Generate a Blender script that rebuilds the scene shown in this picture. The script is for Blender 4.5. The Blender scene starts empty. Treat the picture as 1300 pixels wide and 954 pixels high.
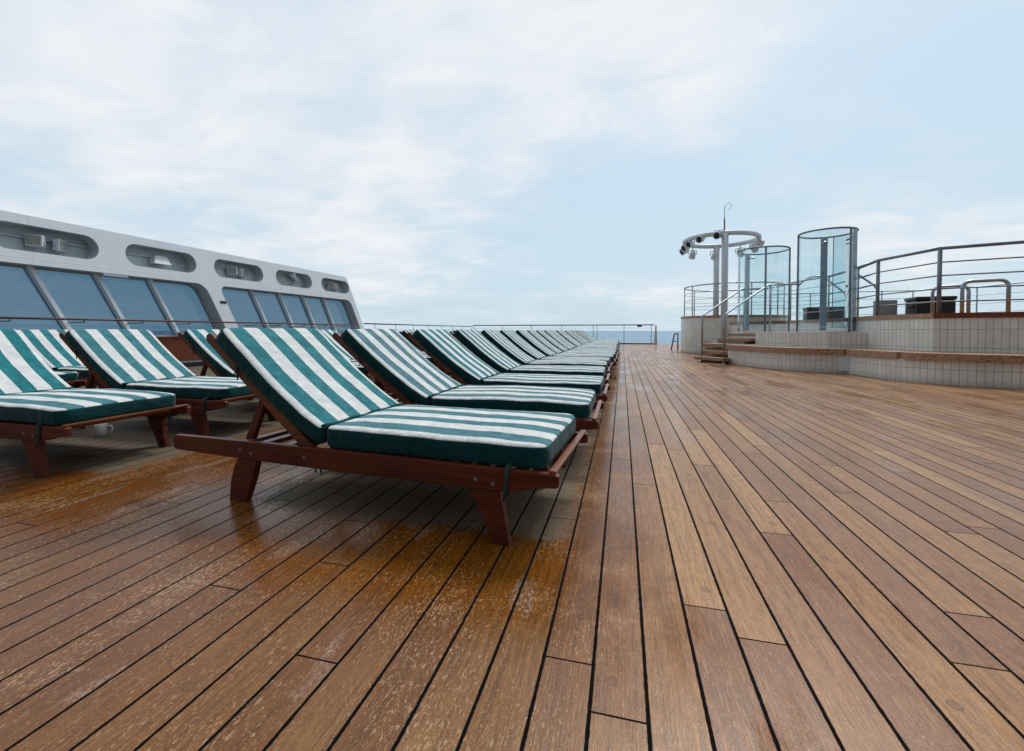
import bpy, bmesh, math, random
from mathutils import Vector, Matrix, noise as mnoise
random.seed(11)
PI = math.pi
S = bpy.context.scene
COL = S.collection

# ------------------------------------------------------------------ helpers
class MB:
    """collects shapes and links them as one mesh"""
    def __init__(s): s.bm = bmesh.new()
    def box(s, c, size, m=None, bev=0.0):
        b = bmesh.new()
        bmesh.ops.create_cube(b, size=1.0)
        bmesh.ops.scale(b, vec=Vector(size), verts=b.verts)
        if bev: bmesh.ops.bevel(b, geom=b.edges[:], offset=bev, segments=2, affect='EDGES', profile=.6)
        if m is not None: bmesh.ops.transform(b, matrix=m.to_4x4(), verts=b.verts)
        bmesh.ops.translate(b, vec=Vector(c), verts=b.verts)
        s._add(b); return s
    def _add(s, b):
        me = bpy.data.meshes.new('t'); b.to_mesh(me); b.free(); s.bm.from_mesh(me); bpy.data.meshes.remove(me)
    def prism(s, pts, off, vec, bev=0.0):
        """pts: list of 3D points (planar polygon), extruded along vec"""
        b = bmesh.new()
        v = [b.verts.new(Vector(p) + Vector(off)) for p in pts]
        f = b.faces.new(v)
        r = bmesh.ops.extrude_face_region(b, geom=[f])
        nv = [g for g in r['geom'] if isinstance(g, bmesh.types.BMVert)]
        bmesh.ops.translate(b, vec=Vector(vec), verts=nv)
        bmesh.ops.recalc_face_normals(b, faces=b.faces)
        if bev: bmesh.ops.bevel(b, geom=b.edges[:], offset=bev, segments=2, affect='EDGES', profile=.6, clamp_overlap=True)
        s._add(b); return s
    def tube(s, pts, r, n=10, closed=False, cap=True):
        P = [Vector(p) for p in pts]; N = len(P)
        R = r if isinstance(r, (list, tuple)) else [r]*N
        bm = s.bm; rings = []
        def tan(i):
            if closed: return (P[(i+1) % N]-P[i-1]).normalized()
            if i == 0: return (P[1]-P[0]).normalized()
            if i == N-1: return (P[-1]-P[-2]).normalized()
            return ((P[i+1]-P[i]).normalized()+(P[i]-P[i-1]).normalized()).normalized()
        t = tan(0); u = t.orthogonal().normalized()
        if abs(t.z) < .9: u = t.cross(Vector((0, 0, 1))).normalized()
        for i in range(N):
            t2 = tan(i)
            u = (u - t2*u.dot(t2)).normalized(); w = t2.cross(u)
            k = 1.0
            if 0 < i < N-1 or closed:
                a = (P[(i+1) % N]-P[i]).normalized(); k = 1.0/max(.6, a.dot(t2))
            rings.append([bm.verts.new(P[i] + (u*math.cos(2*PI*j/n)+w*math.sin(2*PI*j/n))*R[i]*k) for j in range(n)])
        M = N if closed else N-1
        for i in range(M):
            a, b2 = rings[i], rings[(i+1) % N]
            for j in range(n):
                f = bm.faces.new((a[j], a[(j+1) % n], b2[(j+1) % n], b2[j])); f.smooth = True
        if cap and not closed:
            bm.faces.new(rings[0][::-1]); bm.faces.new(rings[-1])
        return s
    def lathe(s, prof, m, n=20):
        """prof: (r, z) pairs revolved about local z; m: 4x4"""
        bm = s.bm; rings = []
        for r, z in prof:
            rings.append([bm.verts.new(m @ Vector((max(r, 1e-4)*math.cos(2*PI*j/n), max(r, 1e-4)*math.sin(2*PI*j/n), z))) for j in range(n)])
        for a, b2 in zip(rings, rings[1:]):
            for j in range(n):
                f = bm.faces.new((a[j], a[(j+1) % n], b2[(j+1) % n], b2[j])); f.smooth = True
        bm.faces.new(rings[0][::-1]); bm.faces.new(rings[-1])
        return s
    def ribbon(s, pts, z0, z1):
        """vertical wall following pts, UV = arc length / height"""
        bm = s.bm; uv = bm.loops.layers.uv.verify(); L = 0; prev = None
        for i, p in enumerate(pts):
            if i: L += (Vector(p)-Vector(pts[i-1])).length
            a = bm.verts.new((p[0], p[1], z0)); b = bm.verts.new((p[0], p[1], z1))
            if prev:
                f = bm.faces.new((prev[0], a, b, prev[1]))
                for l, c in zip(f.loops, ((prev[2], z0), (L, z0), (L, z1), (prev[2], z1))): l[uv].uv = c
            prev = (a, b, L)
        return s
    def build(s, name, mat, parent=None, smooth=False):
        me = bpy.data.meshes.new(name)
        bmesh.ops.remove_doubles(s.bm, verts=s.bm.verts, dist=1e-6)
        s.bm.to_mesh(me); s.bm.free()
        if mat: me.materials.append(mat)
        if smooth:
            for p in me.polygons: p.use_smooth = True
        o = bpy.data.objects.new(name, me); COL.objects.link(o)
        if parent: o.parent = parent
        return o

def tag(o, label, cat, group=None):
    o['label'] = label; o['category'] = cat
    if group: o['group'] = group
    return o
def struct(o): o['kind'] = 'structure'; return o
def thing(name, label, cat, loc=(0, 0, 0), rz=0, group=None):
    o = bpy.data.objects.new(name, None); COL.objects.link(o)
    o.location = loc; o.rotation_euler = (0, 0, rz); o.empty_display_size = .1
    return tag(o, label, cat, group)
def copy_tree(o, parent=None):
    c = o.copy(); COL.objects.link(c)
    if parent: c.parent = parent
    for ch in KIDS.get(o.name, []):
        copy_tree(ch, c)
    return c
KIDS = {}
def index_kids():
    KIDS.clear()
    for o in S.objects:
        if o.parent: KIDS.setdefault(o.parent.name, []).append(o)

def plate(name, outer, holes, thick, mapf, mat, parent=None):
    """flat plate with holes; mapf(a, b, depth) -> world point"""
    cu = bpy.data.curves.new('tmp', 'CURVE'); cu.dimensions = '2D'; cu.fill_mode = 'BOTH'; cu.extrude = thick/2
    for pl in [outer]+holes:
        sp = cu.splines.new('POLY'); sp.points.add(len(pl)-1)
        for p, q in zip(sp.points, pl): p.co = (q[0], q[1], 0, 1)
        sp.use_cyclic_u = True
    ob = bpy.data.objects.new('tmp', cu); COL.objects.link(ob)
    dg = bpy.context.evaluated_depsgraph_get(); dg.update()
    me = bpy.data.meshes.new_from_object(ob.evaluated_get(dg), depsgraph=dg)
    bpy.data.objects.remove(ob); bpy.data.curves.remove(cu)
    me.name = name
    for v in me.vertices: v.co = Vector(mapf(v.co.x, v.co.y, v.co.z+thick/2))
    bm = bmesh.new(); bm.from_mesh(me)
    bmesh.ops.remove_doubles(bm, verts=bm.verts, dist=1e-5)
    bmesh.ops.recalc_face_normals(bm, faces=bm.faces); bm.to_mesh(me); bm.free()
    for p in me.polygons: p.use_smooth = False
    me.materials.clear(); me.materials.append(mat)
    o = bpy.data.objects.new(name, me); COL.objects.link(o)
    if parent: o.parent = parent
    return o
def catmull(pts, n=6):
    P = [Vector(p) for p in pts]; out = []
    for i in range(len(P)-1):
        p0 = P[i-1] if i else P[0]*2-P[1]; p3 = P[i+2] if i+2 < len(P) else P[-1]*2-P[-2]
        for k in range(n):
            t = k/n
            out.append(.5*((2*P[i])+(P[i+1]-p0)*t+(2*p0-5*P[i]+4*P[i+1]-p3)*t*t+(-p0+3*P[i]-3*P[i+1]+p3)*t**3))
    out.append(P[-1]); return out
def bend(pts, r=.08, n=5):
    """rounds the corners of a polyline"""
    P = [Vector(p) for p in pts]; out = [P[0]]
    for i in range(1, len(P)-1):
        a, b, c = P[i-1], P[i], P[i+1]
        ra = min(r, (a-b).length*.45, (c-b).length*.45)
        s, e = b+(a-b).normalized()*ra, b+(c-b).normalized()*ra
        for k in range(n+1):
            t = k/n; out.append(s*(1-t)**2+b*2*t*(1-t)+e*t*t)
    out.append(P[-1]); return out

# ------------------------------------------------------------------ materials
class NT:
    def __init__(s, name, world=False):
        if world: s.m = None; s.t = world.node_tree
        else:
            s.m = bpy.data.materials.new(name); s.m.use_nodes = True; s.t = s.m.node_tree
        s.t.nodes.clear()
    def n(s, typ, **kw):
        nd = s.t.nodes.new(typ)
        for k, v in kw.items(): setattr(nd, k, v)
        return nd
    def set(s, nd, k, v):
        if v is None: return
        if hasattr(v, 'links') or isinstance(v, bpy.types.NodeSocket): s.t.links.new(v, nd.inputs[k])
        else: nd.inputs[k].default_value = v
    def math(s, op, a, b=None, c=None, clamp=False):
        nd = s.n('ShaderNodeMath', operation=op, use_clamp=clamp)
        s.set(nd, 0, a); s.set(nd, 1, b); s.set(nd, 2, c); return nd.outputs[0]
    def mix(s, f, a, b, mode='MIX'):
        nd = s.n('ShaderNodeMix', data_type='RGBA', blend_type=mode)
        s.set(nd, 0, f); s.set(nd, 6, a); s.set(nd, 7, b); return nd.outputs[2]
    def step(s, v, a, b):
        nd = s.n('ShaderNodeMapRange', interpolation_type='SMOOTHSTEP')
        s.set(nd, 0, v); nd.inputs[1].default_value = a; nd.inputs[2].default_value = b; return nd.outputs[0]
    def noise(s, vec, scale, detail=2, rough=.5, out=0, dist=0):
        nd = s.n('ShaderNodeTexNoise'); s.set(nd, 'Vector', vec)
        nd.inputs['Scale'].default_value = scale; nd.inputs['Detail'].default_value = detail
        nd.inputs['Roughness'].default_value = rough; nd.inputs['Distortion'].default_value = dist; return nd.outputs[out]
    def mapv(s, vec, scale=(1, 1, 1), loc=(0, 0, 0)):
        nd = s.n('ShaderNodeMapping'); s.set(nd, 0, vec); nd.inputs['Scale'].default_value = scale
        nd.inputs['Location'].default_value = loc; return nd.outputs[0]
    def comb(s, x, y, z=0.0):
        nd = s.n('ShaderNodeCombineXYZ'); s.set(nd, 0, x); s.set(nd, 1, y); s.set(nd, 2, z); return nd.outputs[0]
    def white(s, vec):
        nd = s.n('ShaderNodeTexWhiteNoise', noise_dimensions='3D'); s.set(nd, 0, vec); return nd.outputs[0], nd.outputs[1]
    def bump(s, h, strength=.3, dist=.01, normal=None):
        nd = s.n('ShaderNodeBump'); nd.inputs['Strength'].default_value = strength; nd.inputs['Distance'].default_value = dist
        s.set(nd, 'Height', h); s.set(nd, 'Normal', normal); return nd.outputs[0]
    def pbr(s, col, rough=.5, metal=0, spec=None, bump=None, coat=0, sheen=0, alpha=None):
        p = s.n('ShaderNodeBsdfPrincipled'); s.set(p, 'Base Color', col); s.set(p, 'Roughness', rough)
        p.inputs['Metallic'].default_value = metal
        if spec is not None: s.set(p, 'Specular IOR Level', spec)
        if bump is not None: s.set(p, 'Normal', bump)
        if coat: p.inputs['Coat Weight'].default_value = coat; p.inputs['Coat Roughness'].default_value = .12
        if sheen: p.inputs['Sheen Weight'].default_value = sheen; p.inputs['Sheen Roughness'].default_value = .4
        o = s.n('ShaderNodeOutputMaterial'); s.t.links.new(p.outputs[0], o.inputs[0]); return s.m
C3 = lambda r, g, b: (r, g, b, 1)

def simple(name, col, rough=.5, metal=0, var=.12, scale=6, bump=.05, coat=0):
    t = NT(name); tc = t.n('ShaderNodeTexCoord').outputs['Object']
    nz = t.noise(tc, scale, 5, .6)
    c = t.mix(t.step(nz, .3, .7), C3(*[x*(1-var) for x in col]), C3(*[min(1, x*(1+var)) for x in col]))
    r = t.math('MULTIPLY_ADD', nz, .25, rough-.12)
    return t.pbr(c, r, metal, bump=t.bump(t.noise(tc, scale*14, 3), bump, .004), coat=coat)

M = {}
M['steel'] = simple('brushed_steel', (.40, .44, .48), .36, 1, .15, 9)
M['steel_dark'] = simple('dark_steel', (.20, .235, .265), .5, .55, .15, 9)
M['white_paint'] = simple('white_marine_paint', (.64, .69, .74), .38, 0, .06, 2.5)
M['black'] = simple('black_plastic', (.012, .013, .015), .4, 0, .2, 8)
M['dark_tie'] = simple('dark_green_tape', (.008, .035, .036), .8)
M['china'] = simple('white_china', (.75, .76, .76), .2, 0, .03, 8, .0)
M['red'] = simple('red_paint', (.35, .03, .03), .5)
def ship_paint():
    t = NT('ship_side_paint'); tc = t.n('ShaderNodeTexCoord').outputs['Object']
    sx = t.n('ShaderNodeSeparateXYZ'); t.set(sx, 0, tc)
    n1 = t.noise(tc, 1.1, 5, .6); st = t.noise(t.mapv(tc, (1, 26, .7)), 1, 4, .65); fine = t.noise(tc, 60, 3)
    c = t.mix(n1, C3(.66, .71, .76), C3(.78, .82, .87))
    c = t.mix(t.math('MULTIPLY', t.step(st, .55, .80), .30), c, C3(.40, .43, .45))
    rs = t.math('MULTIPLY', t.step(t.noise(t.mapv(tc, (1, 34, 1.4)), 1, 3, .6), .68, .78), t.step(t.noise(tc, 1.7, 2), .5, .65))
    c = t.mix(t.math('MULTIPLY', rs, .35), c, C3(.33, .20, .11))
    fy = t.math('FRACT', t.math('DIVIDE', sx.outputs[1], 1.905)); dy = t.math('ABSOLUTE', t.math('SUBTRACT', fy, .62))
    seam = t.step(dy, .0042, .0012); dz = t.math('ABSOLUTE', t.math('SUBTRACT', sx.outputs[2], 1.985)); seam = t.math('MAXIMUM', seam, t.step(dz, .008, .002))
    c = t.mix(t.math('MULTIPLY', seam, .22), c, C3(.42, .45, .48))
    h = t.math('ADD', t.math('MULTIPLY', seam, .35), t.noise(tc, 2.6, 3))
    return t.pbr(c, t.math('MULTIPLY_ADD', n1, .25, .28), bump=t.bump(h, .35, .02))
M['ship_paint'] = ship_paint()
M['cream'] = simple('floodlight_lens', (.38, .37, .31), .3, 0, .1, 10)
M['plastic_grey'] = simple('grey_plastic', (.30, .34, .36), .5, 0, .1, 6)
M['plaque'] = simple('brown_plaque', (.05, .025, .02), .4)
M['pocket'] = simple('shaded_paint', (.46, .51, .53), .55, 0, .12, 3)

def wood(name, c1, c2, rough=.3, axis=0, coat=.4, spec=.3):
    t = NT(name); tc = t.n('ShaderNodeTexCoord').outputs['Object']
    oi = t.n('ShaderNodeObjectInfo').outputs['Random']
    sh = t.comb(t.math('MULTIPLY', oi, 9.0), t.math('MULTIPLY', oi, 5.0), 0.0)
    ad = t.n('ShaderNodeVectorMath', operation='ADD'); t.set(ad, 0, tc); t.set(ad, 1, sh)
    sc = [40, 40, 40]; sc[axis] = 2.2
    g = t.noise(t.mapv(ad.outputs[0], tuple(sc)), 1.0, 5, .6, dist=.3)
    b = t.noise(tc, 3.0, 3)
    c = t.mix(t.step(g, .3, .7), C3(*c1), C3(*c2))
    c = t.mix(t.math('MULTIPLY', t.step(b, .4, .75), .45), c, C3(*[x*.55 for x in c1]))
    r = t.math('MULTIPLY_ADD', b, .3, rough-.15)
    return t.pbr(c, r, spec=spec, bump=t.bump(g, .25, .002), coat=coat)
M['teak'] = wood('varnished_teak', (.075, .013, .006), (.155, .032, .013), .45, 0, .05)
M['teak_y'] = wood('varnished_teak_cross', (.15, .045, .02), (.28, .10, .045), .38, 1, .25)
M['teak_back'] = wood('backrest_teak', (.10, .03, .012), (.20, .07, .03), .4, 0, .2)
M['handrail'] = wood('handrail_teak', (.07, .02, .013), (.14, .045, .03), .45, 1, .1)
M['locker'] = wood('locker_mahogany', (.14, .032, .012), (.22, .062, .022), .35, 1, .2)

def slab_wood():
    t = NT('weathered_slab_teak'); tc = t.n('ShaderNodeTexCoord').outputs['Object']
    g = t.noise(t.mapv(tc, (26, 26, 60)), 1.0, 5, .7, dist=.4); b = t.noise(tc, 2.2, 4)
    sx = t.n('ShaderNodeSeparateXYZ'); t.set(sx, 0, tc)
    c = t.mix(t.step(g, .35, .65), C3(.17, .07, .034), C3(.56, .34, .20))
    c = t.mix(t.math('MULTIPLY', t.step(b, .42, .62), .5), c, C3(.40, .26, .17))
    return t.pbr(c, t.math('MULTIPLY_ADD', b, .3, .3), bump=t.bump(g, .5, .006))
M['slab'] = slab_wood()

def tile():
    t = NT('cream_wall_tile'); uv = t.n('ShaderNodeTexCoord').outputs['UV']
    sx = t.n('ShaderNodeSeparateXYZ'); t.set(sx, 0, uv)
    w, h = .086, .30
    u = t.math('DIVIDE', sx.outputs[0], w); v = t.math('DIVIDE', t.math('ADD', sx.outputs[1], -.22), h)
    fu = t.math('FRACT', u); fv = t.math('FRACT', v)
    du = t.math('MULTIPLY', t.math('SUBTRACT', .5, t.math('ABSOLUTE', t.math('SUBTRACT', fu, .5))), w)
    dv = t.math('MULTIPLY', t.math('SUBTRACT', .5, t.math('ABSOLUTE', t.math('SUBTRACT', fv, .5))), h)
    d = t.math('MINIMUM', du, dv)
    tl = t.step(d, .0022, .0042)
    rn, rc = t.white(t.comb(t.math('FLOOR', u), t.math('FLOOR', v)))
    nz = t.noise(uv, 2.5, 5, .6)
    base = t.mix(rn, C3(.74, .735, .69), C3(.84, .835, .79))
    base = t.mix(t.math('MULTIPLY', t.step(nz, .45, .7), .35), base, C3(.58, .56, .50))
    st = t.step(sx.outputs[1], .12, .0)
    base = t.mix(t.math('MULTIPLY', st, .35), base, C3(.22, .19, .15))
    g = t.mix(nz, C3(.27, .235, .16), C3(.42, .38, .27))
    return t.pbr(t.mix(tl, g, base), t.math('MULTIPLY_ADD', tl, -.3, .55), bump=t.bump(tl, .5, .003))
M['tile'] = tile()

def fabric():
    t = NT('striped_towelling'); uv = t.n('ShaderNodeUVMap'); uv.uv_map = 'UVMap'
    sx = t.n('ShaderNodeSeparateXYZ'); t.set(sx, 0, uv.outputs[0])
    tc = t.n('ShaderNodeTexCoord').outputs['Object']
    at = t.n('ShaderNodeAttribute'); at.attribute_name = 'top'
    oi = t.n('ShaderNodeObjectInfo')
    wob = t.math('MULTIPLY', t.math('SUBTRACT', t.noise(tc, 7, 2), .5), .008)
    v = t.math('ADD', sx.outputs[1], wob)
    k = t.math('FRACT', t.math('DIVIDE', v, .1625))      # white half stripe first
    tri = t.math('ABSOLUTE', t.math('SUBTRACT', k, .5))                      # 0 .. .5
    fz = t.math('MULTIPLY', t.math('SUBTRACT', t.noise(tc, 260, 2), .5), .022)
    green = t.step(t.math('ADD', tri, fz), .258, .242)
    fine = t.noise(tc, 330, 3, .7); mid = t.noise(tc, 14, 5, .65)
    hue = t.n('ShaderNodeSeparateColor'); t.set(hue, 0, oi.outputs['Color'])
    teal = t.mix(hue.outputs[0], C3(.010, .128, .152), C3(.060, .155, .192))
    teal2 = t.mix(hue.outputs[0], C3(.024, .235, .265), C3(.14, .27, .315))
    g = t.mix(t.step(t.math('MULTIPLY_ADD', fine, .5, t.math('MULTIPLY', mid, .5)), .38, .62), teal, teal2)
    w = t.mix(t.step(mid, .35, .7), C3(.68, .69, .68), C3(.82, .825, .81))
    w = t.mix(t.math('MULTIPLY', t.step(fine, .6, .35), .28), w, C3(.42, .46, .45))
    s1 = t.mix(green, w, g)
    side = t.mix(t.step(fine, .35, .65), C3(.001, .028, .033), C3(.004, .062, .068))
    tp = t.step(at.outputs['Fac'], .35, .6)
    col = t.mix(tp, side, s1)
    # terry loops and soft wrinkles
    b1 = t.bump(t.noise(tc, 300, 2), .45, .004)
    cr = t.noise(t.mapv(tc, (3.5, 1.2, 3.5), (4, 2, 0)), 3.1, 3, .5, dist=1.4); crs = t.step(t.math('ABSOLUTE', t.math('SUBTRACT', cr, .5)), .0, .035)
    b1 = t.bump(crs, .16, .006, b1)
    b2 = t.bump(t.noise(t.mapv(tc, (5, 2.2, 5)), 2.4, 4, .6, dist=.6), .85, .024, b1)
    p = t.pbr(col, .9, spec=.15, bump=b2, sheen=.15); return p
M['fabric'] = fabric()
def piping():
    t = NT('green_piping'); tc = t.n('ShaderNodeTexCoord').outputs['Object']
    f = t.noise(tc, 200, 3)
    return t.pbr(t.mix(f, C3(.003, .04, .04), C3(.01, .12, .12)), .9, spec=.15, bump=t.bump(f, .4, .003))
M['piping'] = piping()

def glass(name, tint, refl=.04, rough=.02, dirt_sheen=0.0):
    t = NT(name)
    tr = t.n('ShaderNodeBsdfTransparent'); tr.inputs[0].default_value = C3(*tint)
    gl = t.n('ShaderNodeBsdfGlossy'); gl.inputs['Roughness'].default_value = rough
    tc = t.n('ShaderNodeTexCoord').outputs['Object']
    t.set(gl, 'Normal', t.bump(t.noise(tc, 1.6, 2), .03, .02))
    fr = t.n('ShaderNodeFresnel'); fr.inputs[0].default_value = 1.5
    mx = t.n('ShaderNodeMixShader'); t.set(mx, 0, t.math('ADD', fr.outputs[0], refl, clamp=True))
    t.t.links.new(tr.outputs[0], mx.inputs[1]); t.t.links.new(gl.outputs[0], mx.inputs[2])
    out = mx.outputs[0]
    if dirt_sheen:
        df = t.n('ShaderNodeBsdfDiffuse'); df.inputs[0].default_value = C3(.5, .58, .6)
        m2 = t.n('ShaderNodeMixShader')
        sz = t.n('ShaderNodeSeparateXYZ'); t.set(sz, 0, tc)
        t.set(m2, 0, t.math('MULTIPLY', t.math('MULTIPLY_ADD', t.step(sz.outputs[2], .6, 2.0), .6, t.step(t.noise(t.mapv(tc, (3, 6, 1)), 2.2, 4, .65), .35, .8)), dirt_sheen))  # streaky dirt plus a painted sheen, paler toward the pane tops
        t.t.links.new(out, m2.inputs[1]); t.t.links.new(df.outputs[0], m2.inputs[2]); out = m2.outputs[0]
    o = t.n('ShaderNodeOutputMaterial'); t.t.links.new(out, o.inputs[0]); return t.m
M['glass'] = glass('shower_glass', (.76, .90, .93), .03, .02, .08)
M['glass_edge'] = simple('glass_edge', (.04, .12, .12), .2)
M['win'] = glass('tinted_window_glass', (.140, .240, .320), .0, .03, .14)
M['clear'] = glass('clear_glass', (.88, .93, .95), 0, .02, .03)

def deck():
    t = NT('teak_deck_planks'); tc = t.n('ShaderNodeTexCoord').outputs['Object']
    sx = t.n('ShaderNodeSeparateXYZ'); t.set(sx, 0, tc); X, Y = sx.outputs[0], sx.outputs[1]
    Wd, L = .119, 1.85
    xs = t.math('DIVIDE', t.math('ADD', X, .0625+119*.4), Wd)
    row = t.math('FLOOR', xs); fx = t.math('FRACT', xs)
    r1, _ = t.white(t.comb(row, 3.7))
    ys = t.math('ADD', t.math('DIVIDE', Y, L), t.math('MULTIPLY', r1, 17.3))
    seg = t.math('FLOOR', ys); fy = t.math('FRACT', ys)
    rn, rc = t.white(t.comb(row, seg, 1.3)); rn2, _ = t.white(t.comb(row, seg, 8.1))
    dx = t.math('MULTIPLY', t.math('SUBTRACT', .5, t.math('ABSOLUTE', t.math('SUBTRACT', fx, .5))), Wd)
    dy = t.math('MULTIPLY', t.math('SUBTRACT', .5, t.math('ABSOLUTE', t.math('SUBTRACT', fy, .5))), L)
    wob = t.math('MULTIPLY', t.math('SUBTRACT', t.noise(tc, 45, 3), .5), .0034)
    sm1 = t.step(t.math('ADD', dx, wob), .0036, .0047); sm2 = t.step(dy, .0017, .0028)
    plank = t.math('MULTIPLY', sm1, sm2)
    # grain, shifted for each plank
    gv = t.comb(t.math('ADD', X, t.math('MULTIPLY', rn, 31)), t.math('ADD', Y, t.math('MULTIPLY', rn2, 23)), 0.0)
    g1 = t.noise(t.mapv(gv, (95, 2.6, 1)), 1, 5, .7, dist=.25)
    g2 = t.noise(t.mapv(gv, (420, 9, 1)), 1, 3, .75)
    g3 = t.noise(t.mapv(gv, (18, .8, 1)), 1, 4, .6, dist=1.6)
    big = t.noise(tc, .55, 3, .55); bl = t.noise(tc, 3.2, 5, .65)
    mot = t.noise(t.mapv(tc, (55, 26, 1)), 1, 5, .75)
    sp = t.noise(t.mapv(tc, (190, 62, 1)), 1, 4, .7, dist=.7)
    grit = t.noise(tc, 420, 2, .7)
    # base: brown teak, each plank its own tone
    c = t.mix(rn, C3(.175, .064, .022), C3(.340, .170, .066))
    rn3, _ = t.white(t.comb(row, seg, 4.4)); c = t.mix(t.math('MULTIPLY', t.step(rn3, .65, .95), .55), c, C3(.21, .075, .03))
    c = t.mix(t.math('MULTIPLY', t.step(rn2, .60, 1.0), .8), c, C3(.44, .25, .11))
    c = t.mix(t.math('MULTIPLY', t.step(g1, .47, .66), .66), c, C3(.090, .030, .010))
    c = t.mix(t.math('MULTIPLY', t.step(g1, .48, .28), .40), c, C3(.40, .20, .078))
    c = t.mix(t.math('MULTIPLY', t.step(g3, .50, .68), .50), c, C3(.105, .042, .02))
    c = t.mix(t.math('MULTIPLY', t.step(g2, .52, .66), .46), c, C3(.46, .265, .125))
    c = t.mix(t.math('MULTIPLY', t.step(g2, .48, .34), .58), c, C3(.060, .026, .012))
    c = t.mix(t.math('MULTIPLY', t.step(mot, .50, .68), .18), c, C3(.44, .27, .15))
    c = t.mix(t.math('MULTIPLY', t.step(mot, .50, .34), .32), c, C3(.085, .038, .02))
    tick = t.step(t.noise(t.mapv(tc, (260, 70, 1)), 1, 3, .7, dist=.5), .60, .66); c = t.mix(t.math('MULTIPLY', tick, .42), c, C3(.52, .36, .22))
    # greyish bleached film
    c = t.mix(t.math('MULTIPLY', t.step(bl, .50, .78), .12), c, C3(.27, .18, .12))
    # wet strip beside and in front of the loungers
    ed = t.math('MULTIPLY', t.math('SUBTRACT', bl, .5), .9)
    wx = t.step(t.math('ADD', X, ed), .22, -.25)
    near = t.step(t.math('ADD', Y, ed), .75, 1.35)
    wet = t.math('MULTIPLY', wx, t.step(t.math('ADD', t.math('ADD', big, t.math('MULTIPLY', bl, .35)), t.math('MULTIPLY', near, .22)), .55, .85))
    orange = t.mix(t.step(g1, .35, .68), C3(.22, .080, .030), C3(.070, .024, .011))
    orange = t.mix(t.math('MULTIPLY', t.step(g2, .5, .66), .4), orange, C3(.34, .165, .075))
    orange = t.mix(t.math('MULTIPLY', t.step(mot, .5, .36), .5), orange, C3(.06, .02, .008))
    c = t.mix(t.math('MULTIPLY', wet, .74), c, orange)
    c = t.mix(t.math('MULTIPLY', wx, .30), c, C3(.055, .020, .007))  # left side darkened a step further, a painted vignette beyond the wetness
    # pale dry flecks along the grain
    fl = t.step(t.math('ADD', sp, t.math('MULTIPLY', t.math('SUBTRACT', bl, .5), .45)), .575, .64)
    fl = t.math('MULTIPLY', fl, t.math('MULTIPLY', t.step(X, .55, -.5), .70))
    c = t.mix(fl, c, C3(.52, .38, .25))
    # dry grey deck sheltered under each row, painted darker to deepen the shade
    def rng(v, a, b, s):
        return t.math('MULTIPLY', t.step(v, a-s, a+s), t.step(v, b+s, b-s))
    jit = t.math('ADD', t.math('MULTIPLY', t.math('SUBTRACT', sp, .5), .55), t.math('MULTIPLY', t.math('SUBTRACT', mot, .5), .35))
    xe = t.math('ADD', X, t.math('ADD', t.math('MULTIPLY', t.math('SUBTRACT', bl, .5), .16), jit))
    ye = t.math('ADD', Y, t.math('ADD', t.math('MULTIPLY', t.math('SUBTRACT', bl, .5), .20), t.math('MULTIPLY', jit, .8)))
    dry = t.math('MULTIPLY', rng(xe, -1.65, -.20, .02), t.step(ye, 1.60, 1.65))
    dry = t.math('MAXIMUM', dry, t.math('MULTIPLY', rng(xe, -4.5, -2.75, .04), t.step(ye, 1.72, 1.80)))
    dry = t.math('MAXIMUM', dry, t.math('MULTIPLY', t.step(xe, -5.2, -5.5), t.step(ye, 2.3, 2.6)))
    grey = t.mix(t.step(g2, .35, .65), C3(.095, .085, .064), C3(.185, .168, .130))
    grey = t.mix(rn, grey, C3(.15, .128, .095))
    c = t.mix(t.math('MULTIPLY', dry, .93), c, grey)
    # pale broken streaks on a few planks
    scx = t.math('MULTIPLY', t.step(t.noise(t.mapv(tc, (6.5, 1.6, 1), (3.3, 1.1, 0)), 1, 2, .5), .62, .66), t.step(sp, .46, .56))
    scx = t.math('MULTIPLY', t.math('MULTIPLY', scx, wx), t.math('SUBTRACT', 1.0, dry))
    c = t.mix(t.math('MULTIPLY', scx, .38), c, C3(.50, .44, .38))
    # round wooden plugs
    py = t.math('MULTIPLY', t.math('SUBTRACT', t.math('FRACT', t.math('ADD', t.math('MULTIPLY', ys, 3.0), .35)), .5), L/3)
    px = t.math('MULTIPLY', t.math('SUBTRACT', fx, t.math('MULTIPLY_ADD', rn2, .36, .32)), Wd)
    pd = t.math('SQRT', t.math('ADD', t.math('MULTIPLY', px, px), t.math('MULTIPLY', py, py)))
    rp_, _ = t.white(t.comb(row, t.math('FLOOR', t.math('ADD', t.math('MULTIPLY', ys, 3.0), .35)), 5.5))
    plug = t.math('MULTIPLY', t.step(pd, .0150, .0135), t.step(rp_, .5, .51))
    ring = t.math('MULTIPLY', plug, t.step(pd, .0105, .0130))
    c = t.mix(t.math('MULTIPLY', plug, .55), c, C3(.12, .05, .025)); c = t.mix(t.math('MULTIPLY', ring, .65), c, C3(.04, .022, .014))
    g5 = t.noise(t.mapv(tc, (520, 260, 1)), 1, 2, .8); g6 = t.noise(t.mapv(gv, (900, 14, 1)), 1, 2, .7)
    c = t.mix(t.math('MULTIPLY', t.step(g5, .50, .36), .42), c, C3(.050, .020, .009))
    c = t.mix(t.math('MULTIPLY', t.step(g5, .56, .68), .40), c, C3(.52, .35, .20))
    c = t.mix(t.math('MULTIPLY', t.step(g6, .50, .38), .50), c, C3(.060, .024, .010))
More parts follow.
